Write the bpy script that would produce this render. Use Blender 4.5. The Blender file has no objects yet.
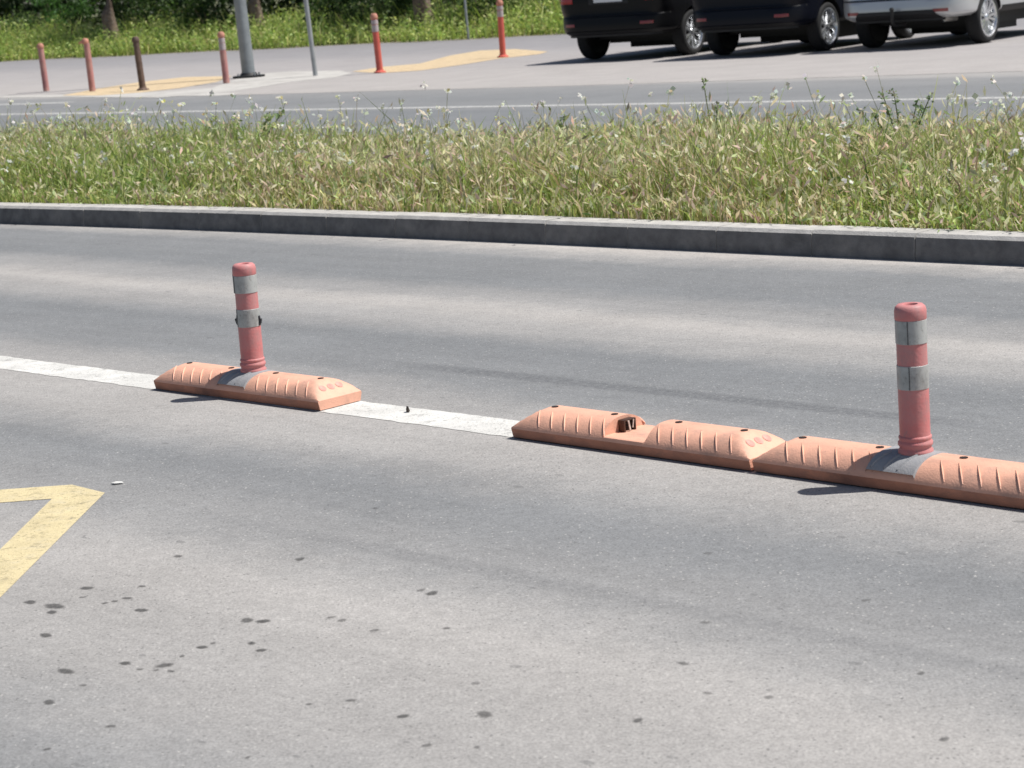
import bpy, bmesh, math, random
import numpy as np
from mathutils import Vector, Matrix
random.seed(7); rng = np.random.default_rng(11)
S = bpy.context.scene; C = S.collection
R = math.radians
# ------------------------------------------------------------------ camera, sky, sun, exposure
CAM_H, PITCH, ROLL, FPX = 1.5085, 0.18628, 0.07452, 2164.4
fw = Vector((0, math.cos(PITCH), -math.sin(PITCH))); up0 = Vector((0, math.sin(PITCH), math.cos(PITCH))); r0 = Vector((1, 0, 0))
rt = r0 * math.cos(ROLL) - up0 * math.sin(ROLL); up = up0 * math.cos(ROLL) + r0 * math.sin(ROLL)
cd = bpy.data.cameras.new('camera'); cam = bpy.data.objects.new('camera', cd); C.objects.link(cam)
M3 = Matrix((rt, up, -fw)).transposed()
cam.matrix_world = Matrix.Translation((0, 0, CAM_H)) @ M3.to_4x4()
cd.sensor_width = 36; cd.lens = FPX / 1024 * 36; cd.clip_start = .05; cd.clip_end = 3000
cd.dof.use_dof = True; cd.dof.focus_distance = 8.0; cd.dof.aperture_fstop = 8.5
S.camera = cam
SUN_EL, SUN_AZ = 60.0, -3.0            # azimuth counted from +X
w = bpy.data.worlds.new('World'); S.world = w; w.use_nodes = True
nt = w.node_tree; bg = nt.nodes['Background']; sky = nt.nodes.new('ShaderNodeTexSky')
sky.sky_type = 'NISHITA'; sky.sun_disc = False; sky.sun_elevation = R(SUN_EL); sky.sun_rotation = R(90 - SUN_AZ)
sky.air_density = 1.0; sky.dust_density = 1.5; sky.ozone_density = 1.0
nt.links.new(sky.outputs[0], bg.inputs[0]); bg.inputs[1].default_value = 0.065
sl = bpy.data.lights.new('sun', 'SUN'); sun = bpy.data.objects.new('sun', sl); C.objects.link(sun)
sd = Vector((math.cos(R(SUN_EL)) * math.cos(R(SUN_AZ)), math.cos(R(SUN_EL)) * math.sin(R(SUN_AZ)), math.sin(R(SUN_EL))))
sun.rotation_euler = sd.to_track_quat('Z', 'Y').to_euler(); sun.location = (20, 0, 40)
sl.energy = 4.8; sl.angle = R(.53); sl.color = (1, .975, .93)
S.view_settings.view_transform = 'Standard'; S.view_settings.look = 'None'
S.view_settings.exposure = 0.25; S.view_settings.gamma = 1.0
# ------------------------------------------------------------------ road frame: n across the road (away from the camera), u along it (to the far left)
ANG = 0.78391
NV = Vector((math.cos(ANG), math.sin(ANG), 0)); UV = Vector((-math.sin(ANG), math.cos(ANG), 0))
def P(n, u, z=0.0): return NV * n + UV * u + Vector((0, 0, z))
UROT = math.atan2(-UV.y, -UV.x)         # local +x pointing down the road towards the right of the photo
# ------------------------------------------------------------------ materials
def nodes(name):
    m = bpy.data.materials.new(name); m.use_nodes = True; t = m.node_tree
    return m, t, t.nodes['Principled BSDF']
def N(t, kind, **kw):
    n = t.nodes.new(kind)
    for k, v in kw.items():
        if k == 'op': n.operation = v
        elif k.startswith('i_'): n.inputs[k[2:].replace('_', ' ')].default_value = v
        else: setattr(n, k, v)
    return n
def noise(t, vec, scale, detail=3, rough=.55):
    n = N(t, 'ShaderNodeTexNoise'); n.inputs['Scale'].default_value = scale; n.inputs['Detail'].default_value = detail
    n.inputs['Roughness'].default_value = rough
    if vec is not None: t.links.new(vec, n.inputs['Vector'])
    return n.outputs['Fac']
def ramp(t, fac, stops, interp='LINEAR'):
    r = N(t, 'ShaderNodeValToRGB'); r.color_ramp.interpolation = interp
    e = r.color_ramp.elements
    while len(e) < len(stops): e.new(.5)
    for el, (p, c) in zip(e, stops):
        el.position = p; el.color = (c, c, c, 1) if not isinstance(c, (tuple, list)) else (*c, 1)
    t.links.new(fac, r.inputs[0]); return r.outputs[0]
def mixc(t, kind, fac, a, b):
    m = N(t, 'ShaderNodeMix', data_type='RGBA', blend_type=kind)
    for sock, v in ((m.inputs[0], fac), (m.inputs[6], a), (m.inputs[7], b)):
        if isinstance(v, bpy.types.NodeSocket): t.links.new(v, sock)
        elif isinstance(v, (int, float)) : sock.default_value = v
        else: sock.default_value = (*v, 1)
    return m.outputs[2]
def math_(t, op, a, b=0.0, clamp=False):
    m = N(t, 'ShaderNodeMath', op=op); m.use_clamp = clamp
    for s, v in zip(m.inputs, (a, b)):
        if isinstance(v, bpy.types.NodeSocket): t.links.new(v, s)
        else: s.default_value = v
    return m.outputs[0]
def bump(t, b, h, dist, strength=1.0):
    n = N(t, 'ShaderNodeBump'); n.inputs['Distance'].default_value = dist; n.inputs['Strength'].default_value = strength
    t.links.new(h, n.inputs['Height']); t.links.new(n.outputs[0], b.inputs['Normal'])
def objco(t): return N(t, 'ShaderNodeTexCoord').outputs['Object']
def mat(name, col, rough=.6, var=.25, scale=12, metal=0, spec=.4, dirt=None, dscale=6, damt=(.5, .75), bscale=0, bdist=.002, coat=0):
    m, t, b = nodes(name); co = objco(t)
    f = noise(t, co, scale, 4)
    base = mixc(t, 'MULTIPLY', 1.0, col, ramp(t, f, [(.3, 1 - var), (.7, 1 + var * .5)]))
    if dirt:
        d = ramp(t, noise(t, co, dscale, 5, .65), [(damt[0], 0.0), (damt[1], 1.0)])
        base = mixc(t, 'MIX', d, base, dirt)
    t.links.new(base, b.inputs['Base Color'])
    b.inputs['Roughness'].default_value = rough; b.inputs['Metallic'].default_value = metal
    b.inputs['Specular IOR Level'].default_value = spec; b.inputs['Coat Weight'].default_value = coat
    if bscale: bump(t, b, noise(t, co, bscale, 3), bdist)
    return m
def axis_coords(t):
    co = objco(t)
    def dot(v):
        d = N(t, 'ShaderNodeVectorMath', op='DOT_PRODUCT'); t.links.new(co, d.inputs[0]); d.inputs[1].default_value = v
        return d.outputs['Value']
    n, u = dot(NV), dot(UV)
    cmb = N(t, 'ShaderNodeCombineXYZ'); t.links.new(n, cmb.inputs[0]); t.links.new(u, cmb.inputs[1])
    return co, n, u, cmb.outputs[0]
def stretched(t, nu, sn, su):
    m = N(t, 'ShaderNodeVectorMath', op='MULTIPLY'); t.links.new(nu, m.inputs[0]); m.inputs[1].default_value = (sn, su, 1); return m.outputs[0]
def band(t, x, c, wd):                    # 1 at c falling to 0 at +-wd
    a = math_(t, 'ABSOLUTE', math_(t, 'SUBTRACT', x, c)); return math_(t, 'SUBTRACT', 1.0, math_(t, 'DIVIDE', a, wd), True)
def asphalt(name, stops, n0, n1, streaks=(), grain=1.0):
    m, t, b = nodes(name); co, n, u, nu = axis_coords(t)
    wob = math_(t, 'MULTIPLY', math_(t, 'SUBTRACT', noise(t, stretched(t, nu, .5, .22), 1.0, 3), .5), .55)
    wob2 = math_(t, 'MULTIPLY', math_(t, 'SUBTRACT', noise(t, co, 5.0, 4, .7), .5), .30)
    nn = math_(t, 'ADD', math_(t, 'ADD', n, wob), wob2)
    x = math_(t, 'DIVIDE', math_(t, 'SUBTRACT', nn, n0), n1 - n0, True)
    r = ramp(t, x, [((p - n0) / (n1 - n0), c) for p, c in stops], 'EASE')
    # aggregate: fine light and dark stones, blotches, long worn streaks
    g1 = ramp(t, noise(t, co, 130, 2, .6), [(.30, 1 - .24 * grain), (.5, 1.0), (.72, 1 + .22 * grain)])
    g2 = ramp(t, noise(t, co, 34, 3, .6), [(.3, 1 - .11 * grain), (.7, 1 + .10 * grain)])
    g3 = ramp(t, noise(t, co, 1.3, 5, .6), [(.3, .93), (.7, 1.06)])
    g4 = ramp(t, noise(t, stretched(t, nu, 7, .35), 1.0, 4, .6), [(.3, .94), (.7, 1.05)])
    for g in (g1, g2, g3, g4): r = mixc(t, 'MULTIPLY', 1.0, r, g)
    v = N(t, 'ShaderNodeTexVoronoi'); v.inputs['Scale'].default_value = 95; t.links.new(co, v.inputs['Vector'])
    sep = N(t, 'ShaderNodeSeparateColor'); t.links.new(v.outputs['Color'], sep.inputs[0])
    near = math_(t, 'LESS_THAN', v.outputs['Distance'], .32)
    r = mixc(t, 'MIX', math_(t, 'MULTIPLY', math_(t, 'MULTIPLY', near, math_(t, 'GREATER_THAN', sep.outputs[0], .955)), .55 * grain), r, (.52, .50, .47))
    r = mixc(t, 'MIX', math_(t, 'MULTIPLY', math_(t, 'MULTIPLY', near, math_(t, 'LESS_THAN', sep.outputs[0], .05)), .6 * grain), r, (.07, .07, .07))
    v2 = N(t, 'ShaderNodeTexVoronoi'); v2.inputs['Scale'].default_value = 17; t.links.new(stretched(t, nu, 1.0, .55), v2.inputs['Vector'])
    sp2 = N(t, 'ShaderNodeSeparateColor'); t.links.new(v2.outputs['Color'], sp2.inputs[0])
    fl_ = math_(t, 'MULTIPLY', math_(t, 'LESS_THAN', v2.outputs['Distance'], math_(t, 'MULTIPLY', sp2.outputs[1], .20)), math_(t, 'GREATER_THAN', sp2.outputs[0], .86))
    r = mixc(t, 'MIX', math_(t, 'MULTIPLY', fl_, .38 * grain), r, (.085, .085, .085))
    r = mixc(t, 'MULTIPLY', .8 * grain, r, ramp(t, noise(t, co, 9, 5, .7), [(.30, .92), (.5, 1.0), (.7, 1.05)]))
    for (c, wd, u0, u1, k) in streaks:
        wn = math_(t, 'ADD', n, math_(t, 'MULTIPLY', math_(t, 'SUBTRACT', noise(t, stretched(t, nu, 9, .8), 1.0, 4), .5), .05))
        f = math_(t, 'MULTIPLY', ramp(t, band(t, wn, c, wd), [(0, 0), (.6, 1)]), ramp(t, band(t, u, (u0 + u1) / 2, abs(u1 - u0) / 2), [(0, 0), (.35, 1)]))
        f = math_(t, 'MULTIPLY', f, ramp(t, noise(t, co, 40, 3, .7), [(.35, .25), (.6, 1)]))
        r = mixc(t, 'MIX', math_(t, 'MULTIPLY', f, k), r, (.07, .072, .078))
    t.links.new(r, b.inputs['Base Color']); b.inputs['Roughness'].default_value = .85; b.inputs['Specular IOR Level'].default_value = .35
    bump(t, b, noise(t, co, 110, 3, .6), .004, .6 * grain)
    return m
L_, D_ = (.374, .352, .332), (.180, .184, .188)
Mi = lambda k: tuple(D_[i] + (L_[i] - D_[i]) * k for i in range(3))
M = {}
M['road'] = asphalt('worn_asphalt', [(1.6, Mi(.0)), (2.2, Mi(.15)), (2.75, Mi(.66)), (3.3, Mi(.78)), (3.75, Mi(.30)), (4.25, Mi(.06)), (4.75, Mi(.70)),
     (5.0, Mi(.8)), (5.25, Mi(.5)), (5.6, Mi(.06)), (6.2, Mi(.0)), (6.65, Mi(.55)), (6.95, Mi(.9)), (7.25, Mi(.4)), (7.6, Mi(.0)), (8.3, Mi(.04)), (8.5, Mi(.45)), (8.75, Mi(1.2))],
     1.2, 9.0, streaks=((5.77, .07, 3.5, 6.6, .55), (3.76, .05, .5, 5.2, .20)))
M['far_road'] = asphalt('far_asphalt', [(12.6, Mi(.5)), (13.5, Mi(.0)), (17.6, Mi(-.05)), (18.1, Mi(.1)), (19.5, Mi(.05)), (20.9, Mi(.2)), (21.6, Mi(.7))], 12, 22, grain=.6)
M['lot'] = asphalt('parking_paving', [(20, (.36, .335, .315)), (23, (.36, .335, .32)), (29, (.32, .30, .295)), (34, (.25, .24, .245)), (40, (.215, .205, .215))], 20, 40, grain=.6)
def paint(name, col, wear=.5, dirt=(.45, .44, .42)):
    m, t, b = nodes(name); co = objco(t)
    f = ramp(t, noise(t, co, 16, 6, .78), [(wear - .10, 1.0), (wear + .10, 0.0)])
    f2 = ramp(t, noise(t, co, 95, 3, .6), [(.27, 1.0), (.40, 0.0)])
    gone = math_(t, 'MAXIMUM', math_(t, 'MULTIPLY', f, .8), math_(t, 'MULTIPLY', f2, .75))
    c = mixc(t, 'MULTIPLY', 1.0, col, ramp(t, noise(t, co, 5, 5, .65), [(.3, .78), (.65, 1.05)]))
    c = mixc(t, 'MIX', ramp(t, noise(t, co, 11, 5, .7), [(.52, 0.0), (.8, .7)]), c, dirt)
    t.links.new(c, b.inputs['Base Color']); b.inputs['Roughness'].default_value = .8
    t.links.new(math_(t, 'SUBTRACT', 1.0, gone, True), b.inputs['Alpha'])
    bump(t, b, noise(t, co, 110, 3, .6), .004, .7); return m
M['white_paint'] = paint('white_road_paint', (.64, .625, .59), .36)
M['yellow_paint'] = paint('yellow_road_paint', (.61, .51, .30), .37, (.50, .45, .34))
M['edge_paint'] = paint('old_white_paint', (.47, .465, .45), .42)
M['ochre_paint'] = paint('ochre_paving', (.60, .46, .285), .36, (.50, .40, .30))
M['pale_concrete'] = mat('pale_concrete', (.47, .45, .42), .9, .2, 3, dirt=(.33, .31, .29), dscale=1.2, bscale=60)
M['kerb'] = mat('kerb_concrete', (.47, .45, .425), .9, .2, 14, dirt=(.36, .345, .325), dscale=3, bscale=120, bdist=.003)
M['kerb_face'] = mat('dark_kerb_face', (.165, .161, .160), .95, .3, 14, dirt=(.24, .23, .22), dscale=5, bscale=120, bdist=.003)  # road-side face of the blocks, much darker than their top
M['soil'] = mat('dry_soil', (.30, .26, .20), .95, .4, 9, dirt=(.40, .36, .30), dscale=4, bscale=40, bdist=.02)
M['ground'] = mat('earth', (.13, .14, .07), .95, .5, .6, dirt=(.20, .17, .11), dscale=.3)
M['stain'] = mat('dark_stain', (.10, .096, .092), .8, .3, 60, spec=.3)
t_ = M['stain'].node_tree; at_ = N(t_, 'ShaderNodeAttribute', attribute_name='soak')
t_.links.new(math_(t_, 'MULTIPLY', at_.outputs['Fac'], ramp(t_, noise(t_, objco(t_), 90, 3, .7), [(.25, .55), (.6, 1.0)])), t_.nodes['Principled BSDF'].inputs['Alpha'])
M['scrap'] = mat('pale_scrap', (.60, .59, .56), .7, .1, 40)
M['leaf_litter'] = mat('dry_leaf', (.07, .055, .045), .8, .3, 40)
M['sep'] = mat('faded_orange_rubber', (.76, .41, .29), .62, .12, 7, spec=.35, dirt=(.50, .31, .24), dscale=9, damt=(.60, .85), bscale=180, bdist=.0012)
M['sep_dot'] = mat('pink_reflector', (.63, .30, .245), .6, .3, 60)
M['sep_low'] = mat('dark_rubber_edge', (.43, .19, .125), .75, .25, 9, dirt=(.26, .13, .10), dscale=7, damt=(.5, .8), bscale=160, bdist=.0012)  # lip below the dome, a darker orange than the body
M['hole'] = mat('dark_hole', (.03, .02, .018), .9, .2, 30)
M['socket'] = mat('socket_metal', (.10, .055, .04), .45, .5, 60, metal=.4)
M['socket_edge'] = mat('pale_socket_edge', (.62, .52, .46), .5, .3, 80)  # pale slivers across the socket mouth
M['post_red'] = mat('faded_red_plastic', (.62, .21, .205), .55, .15, 9, spec=.35, dirt=(.40, .26, .25), dscale=9, damt=(.42, .80), bscale=120, bdist=.0008)
M['band'] = mat('worn_reflective_band', (.43, .44, .425), .5, .15, 14, spec=.5, dirt=(.25, .25, .24), dscale=11, damt=(.5, .8))
M['seam'] = mat('band_seam', (.10, .10, .10), .7)
M['insert'] = mat('grey_rubber_base', (.32, .32, .33), .75, .15, 12, dirt=(.38, .36, .35), dscale=8, bscale=160, bdist=.0012)
M['clip'] = mat('dark_clip', (.06, .06, .065), .5, .4, 60)
M['bol_pink'] = mat('faded_pink_bollard', (.42, .19, .18), .6, .25, 8, dirt=(.45, .27, .22), dscale=5, damt=(.45, .7))
M['bol_red'] = mat('orange_red_bollard', (.55, .115, .085), .5, .15, 8)
M['bol_brown'] = mat('dirty_brown_bollard', (.13, .085, .065), .7, .4, 9)
M['bol_cap'] = mat('orange_cap', (.52, .24, .17), .6, .2, 9)
M['bol_band'] = mat('bollard_band', (.42, .36, .36), .5, .2, 20)
M['galv'] = mat('galvanised_steel', (.26, .285, .30), .5, .2, 5, metal=.35)
M['steel'] = mat('grey_pole', (.34, .36, .37), .5, .2, 5, metal=.3)
M['black_car'] = mat('black_car_paint', (.005, .005, .006), .38, 0, 3, spec=.22, coat=0)
M['navy_car'] = mat('navy_car_paint', (.004, .005, .010), .38, 0, 3, spec=.22, coat=0)
M['silver_car'] = mat('silver_car_paint', (.53, .54, .545), .32, .03, 300, metal=.40, coat=1)
M['trim'] = mat('black_trim', (.016, .016, .017), .6, .2, 40)
M['glass'] = mat('dark_car_glass', (.012, .015, .018), .05, 0, 3, spec=.8)
M['lamp'] = mat('red_lamp', (.34, .012, .018), .15, .1, 60, coat=1)
M['refl'] = mat('red_reflector', (.24, .03, .03), .3, .2, 120, coat=1)
M['plate'] = mat('number_plate', (.70, .71, .72), .4, .05, 30)
M['tyre'] = mat('tyre_rubber', (.018, .018, .019), .85, .25, 20)
M['rim'] = mat('alloy_rim', (.66, .67, .69), .25, .05, 30, metal=.85)
M['chrome'] = mat('exhaust_steel', (.5, .48, .45), .3, .1, 30, metal=.8)
M['bark'] = mat('tree_bark', (.185, .135, .10), .95, .45, 9, dirt=(.26, .22, .18), dscale=5, bscale=14, bdist=.03)
M['lens'] = mat('lamp_lens', (.55, .57, .58), .3, .05, 8)
def grimy(m, dark, sc=(5, 30), amt=.5, squeeze=(1, 1, 1)):
    t = m.node_tree; b = t.nodes['Principled BSDF']; src = b.inputs['Base Color'].links[0].from_socket
    v = N(t, 'ShaderNodeVectorMath', op='MULTIPLY'); t.links.new(objco(t), v.inputs[0]); v.inputs[1].default_value = squeeze
    f = ramp(t, noise(t, v.outputs[0], sc[0], 6, .72), [(.50, 0.0), (.72, amt)])
    g_ = ramp(t, noise(t, v.outputs[0], sc[1], 5, .75), [(.56, 0.0), (.74, amt * .9)])
    t.links.new(mixc(t, 'MIX', math_(t, 'MAXIMUM', f, g_), src, dark), b.inputs['Base Color'])
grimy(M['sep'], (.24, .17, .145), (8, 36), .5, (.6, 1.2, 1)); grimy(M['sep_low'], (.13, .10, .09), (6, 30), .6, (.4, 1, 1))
grimy(M['post_red'], (.27, .215, .21), (12, 60), .7, (1, 1, .45)); grimy(M['band'], (.13, .125, .12), (15, 75), .85, (1, 1, .6))
grimy(M['insert'], (.16, .15, .15), (12, 60), .5)
def leafmat(name, trans=.42, rough=.55):
    m, t, b = nodes(name); a = N(t, 'ShaderNodeVertexColor'); a.layer_name = 'Col'
    t.links.new(a.outputs[0], b.inputs['Base Color']); b.inputs['Roughness'].default_value = rough; b.inputs['Specular IOR Level'].default_value = .3
    tr = N(t, 'ShaderNodeBsdfTranslucent'); hs = N(t, 'ShaderNodeHueSaturation'); hs.inputs['Value'].default_value = 1.15; hs.inputs['Saturation'].default_value = 1.1
    t.links.new(a.outputs[0], hs.inputs['Color']); t.links.new(hs.outputs[0], tr.inputs[0])
    mx = N(t, 'ShaderNodeMixShader'); mx.inputs[0].default_value = trans
    t.links.new(b.outputs[0], mx.inputs[1]); t.links.new(tr.outputs[0], mx.inputs[2])
    t.links.new(mx.outputs[0], t.nodes['Material Output'].inputs[0]); return m
M['leaf'] = leafmat('leaves')
# ------------------------------------------------------------------ object helpers
def tag(o, label=None, cat=None, group=None, kind=None):
    for k, v in (('label', label), ('category', cat), ('group', group), ('kind', kind)):
        if v: o[k] = v
    return o
def empty(name, loc, rz=0, **kw):
    o = bpy.data.objects.new(name, None); C.objects.link(o); o.location = loc; o.rotation_euler = (0, 0, rz)
    o.empty_display_size = .2; return tag(o, **kw)
class MB:
    def __init__(s): s.v, s.f, s.mi = [], [], []
    def add(s, vs, fs, mi=0):
        o = len(s.v); s.v += [tuple(v) for v in vs]; s.f += [tuple(i + o for i in f) for f in fs]; s.mi += [mi] * len(fs); return s
    def box(s, c, d, mi=0, rz=0, tilt=None):
        cx, cy, cz = c; dx, dy, dz = (q / 2 for q in d)
        vs = [Vector((x, y, z)) for x in (-dx, dx) for y in (-dy, dy) for z in (-dz, dz)]
        m = Matrix.Rotation(rz, 3, 'Z')
        if tilt: m = m @ Matrix.Rotation(tilt[0], 3, tilt[1])
        vs = [m @ v + Vector(c) for v in vs]
        return s.add(vs, [(0, 1, 3, 2), (4, 6, 7, 5), (0, 4, 5, 1), (2, 3, 7, 6), (0, 2, 6, 4), (1, 5, 7, 3)], mi)
    def lathe(s, prof, seg=28, c=(0, 0, 0), mi=0, axis='Z', close=False):
        k = len(prof); vs = []
        for i in range(seg):
            a = 2 * math.pi * i / seg; ca, sa = math.cos(a), math.sin(a)
            for r, z in prof:
                p = (r * ca, r * sa, z) if axis == 'Z' else (r * ca, z, r * sa)
                vs.append((p[0] + c[0], p[1] + c[1], p[2] + c[2]))
        fs = []
        for i in range(seg):
            j = (i + 1) % seg
            for q in range(k - 1 + (1 if close else 0)):
                q2 = (q + 1) % k; fs.append((i * k + q, j * k + q, j * k + q2, i * k + q2))
        return s.add(vs, fs, mi)
    def tube(s, pts, rad, seg=10, mi=0, cap=True):
        pts = [Vector(p) for p in pts]; vs = []; k = len(pts)
        rad = rad if isinstance(rad, (list, tuple)) else [rad] * k
        for i, p in enumerate(pts):
            d = (pts[min(i + 1, k - 1)] - pts[max(i - 1, 0)]).normalized()
            a = Vector((0, 0, 1)) if abs(d.z) < .9 else Vector((1, 0, 0))
            x = d.cross(a).normalized(); y = d.cross(x)
            for j in range(seg):
                t = 2 * math.pi * j / seg; vs.append(p + (x * math.cos(t) + y * math.sin(t)) * rad[i])
        fs = [(i * seg + j, i * seg + (j + 1) % seg, (i + 1) * seg + (j + 1) % seg, (i + 1) * seg + j) for i in range(k - 1) for j in range(seg)]
        if cap: fs += [tuple(range(seg))[::-1], tuple(range((k - 1) * seg, k * seg))]
        return s.add(vs, fs, mi)
    def poly(s, pts, mi=0): return s.add(pts, [tuple(range(len(pts)))], mi)
    def build(s, name, mats, parent=None, smooth=40, bevel=0, seg=2):
        me = bpy.data.meshes.new(name); me.from_pydata(s.v, [], s.f)
        for m in (mats if isinstance(mats, (list, tuple)) else [mats]): me.materials.append(m)
        me.polygons.foreach_set('material_index', s.mi); me.update()
        bm = bmesh.new(); bm.from_mesh(me); bmesh.ops.recalc_face_normals(bm, faces=bm.faces)
        if bevel:
            es = [e for e in bm.edges if len(e.link_faces) == 2 and e.calc_face_angle(0) > R(30)]
            bmesh.ops.bevel(bm, geom=es, offset=bevel, segments=seg, affect='EDGES', profile=.6)
        bm.to_mesh(me); bm.free()
        if smooth:
            me.polygons.foreach_set('use_smooth', [True] * len(me.polygons)); me.set_sharp_from_angle(angle=R(smooth))
        o = bpy.data.objects.new(name, me); C.objects.link(o)
        if parent: o.parent = parent
        return o
# ------------------------------------------------------------------ setting: ground, roads, kerbs, paving
def strip(name, mats, n_lo, n_hi, us, z, kind='structure', mi=0, mb=None, bld=True, label=None):
    mb = mb or MB(); vs = []
    fl = (lambda f: f if callable(f) else (lambda u: f))
    a, b = fl(n_lo), fl(n_hi)
    for u in us: vs += [P(a(u), u, z), P(b(u), u, z)]
    mb.add(vs, [(2 * i, 2 * i + 1, 2 * i + 3, 2 * i + 2) for i in range(len(us) - 1)], mi)
    if not bld: return mb
    return tag(mb.build(name, mats, smooth=0), kind=kind)
def kn(u):                                 # kerb face of the median: nearly straight, bending slightly towards us far left
    if u < 8: return 8.785
    if u < 26: return 8.785 - .0060 * (u - 8) ** 2
    return 8.785 - .0060 * 324 - .216 * (u - 26)
def edge(u):                               # far edge of the far carriageway
    return float(np.interp(u, [-30, 5, 13, 20, 27, 35, 60], [23.5, 22.7, 21.95, 21.3, 21.05, 21.9, 24.5]))
def verge(u): return 38.0 + (60 - u) * .028 + .25 * math.sin(u * .9) + .12 * math.sin(u * 2.7)
g = MB(); g.poly([(-900, -900, -.03), (900, -900, -.03), (900, 900, -.03), (-900, 900, -.03)])
tag(g.build('ground', M['ground'], smooth=0), kind='structure')
us = [x * 1.0 for x in range(-40, 91)]
road = strip('road', None, -4.0, lambda u: kn(u) + .05, us, 0.0, bld=False)
# worn round gum and oil marks, part of the road's surface
def gnd(x, y, z=0.0):
    d = fw * FPX + rt * (x - 512) - up * (y - 384); t = (z - CAM_H) / d.z; return Vector((0, 0, CAM_H)) + d * t
marks = [(87, 588, 8), (30, 602, 8), (54, 606, 10), (52, 612, 7), (46, 635, 7), (66, 671, 9), (83, 597, 4), (105, 603, 4), (115, 601, 4), (127, 598, 5), (142, 586, 4),
 (141, 610, 7), (178, 556, 6), (300, 559, 7), (247, 620, 9), (263, 621, 7), (202, 647, 7), (213, 643, 4), (252, 643, 6), (261, 650, 7), (125, 663, 7), (140, 669, 4), (165, 665, 10), (156, 670, 4),
 (171, 671, 4), (182, 656, 4), (49, 702, 7), (111, 726, 5), (83, 685, 4), (47, 749, 5), (248, 757, 4), (309, 704, 4), (351, 700, 6), (375, 630, 6), (342, 620, 6), (331, 617, 5),
 (375, 508, 4), (17, 546, 9), (485, 714, 10), (638, 720, 7), (421, 590, 6), (432, 593, 8), (447, 628, 5), (683, 663, 6), (708, 693, 5), (769, 697, 6), (705, 622, 5), (921, 673, 6), (944, 739, 7), (403, 716, 7), (427, 745, 6), (477, 747, 4), (708, 553, 5), (866, 600, 6), (476, 683, 5)]
soak = []
for i, (x, y, rpx) in enumerate(marks):
    c = gnd(x, y, .0008 + .00001 * i); sc = FPX / (c - Vector((0, 0, CAM_H))).length; r = .84 * rpx / sc; k = 14; ph = random.random() * 6; st = random.choice((1, 1, 1.4))
    deep = (.95 if rpx >= 7 else .7) * random.uniform(.65, 1) * (1 if x < 460 else .75); o = len(road.v); pts = [c]; soak += [(o, deep)]
    wob = [1 + .22 * math.sin(2 * a_ + ph) * random.uniform(.5, 1) + random.uniform(-.14, .14) for a_ in [2 * math.pi * j / k for j in range(k)]]
    for q, val in ((.62, deep), (1.12, 0.0)):
        for j in range(k):
            a_ = 2 * math.pi * j / k; pts.append(c + (UV * math.cos(a_) * st + NV * math.sin(a_)) * r * q * wob[j]); soak.append((o + len(pts) - 1, val))
    road.add(pts, [(0, 1 + j, 1 + (j + 1) % k) for j in range(k)] + [(1 + j, 1 + k + j, 1 + k + (j + 1) % k, 1 + (j + 1) % k) for j in range(k)], 1)
ro_ = road.build('road', [M['road'], M['stain']], smooth=0)
at_ = ro_.data.attributes.new('soak', 'FLOAT', 'POINT')
for i, v in soak: at_.data[i].value = v
tag(ro_, kind='structure')
strip('far_road', M['far_road'], 12.45, lambda u: edge(u) + .1, us, 0.0)
strip('parking_lot', M['lot'], edge, lambda u: verge(u) + .4, us, .0025)
strip('verge', M['soil'], verge, 120, us, .004)
# white lane line under the separators, far edge line, slip line, yellow zigzag: paint sheets 4 mm up
lane = MB()
rg = random.Random(5); lw = {}
def ragged(u, side): return lw.setdefault((round(u, 3), side), rg.uniform(-.006, .006))
strip('', None, lambda u: 4.965 + ragged(u, 0), lambda u: 5.165 + ragged(u, 1), [1.5 + .045 * i for i in range(420)], .0015, mb=lane, bld=False)
strip('', None, 4.965, 5.165, [20.36, 40, 60], .0015, mb=lane, bld=False)
tag(lane.build('lane_line', M['white_paint'], smooth=0), kind='structure')
el = MB()
strip('', None, lambda u: 18.06 + (.0005 * (u - 28) ** 2 if u < 28 else -.0012 * (u - 28) ** 2), lambda u: 18.26 + (.0005 * (u - 28) ** 2 if u < 28 else -.0012 * (u - 28) ** 2), us, .0015, mb=el, bld=False)
strip('', None, lambda u: 19.9 + (u - 33) * -.085, lambda u: 20.15 + (u - 33) * -.085, [30, 33, 36, 40, 48], .0015, mb=el, bld=False)
tag(el.build('edge_line', M['edge_paint'], smooth=0), kind='structure')
def ext(a, b, k): return a + (a - b) * k
A1, A2 = (3.634, 6.016), (3.796, 5.846); B1, B2 = (3.53, 5.853), (3.647, 5.738); apex = (3.782, 5.644); D1, D2 = (2.911, 4.882), (3.196, 5.33)
yl = MB()
oA = (ext(A1[0], A2[0], 4), ext(A1[1], A2[1], 4)); oB = (ext(B1[0], B2[0], 5.6), ext(B1[1], B2[1], 5.6))
oD = (ext(D1[0], apex[0], .9), ext(D1[1], apex[1], .9)); oE = (ext(D2[0], B2[0], 1.75), ext(D2[1], B2[1], 1.75))
for q in ((oA, A2, B2, oB), (A2, apex, B2), (apex, oD, oE, B2)): yl.poly([P(a, b, .0015) for a, b in q])
tag(yl.build('zigzag_line', M['yellow_paint'], smooth=0), kind='structure')
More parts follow.
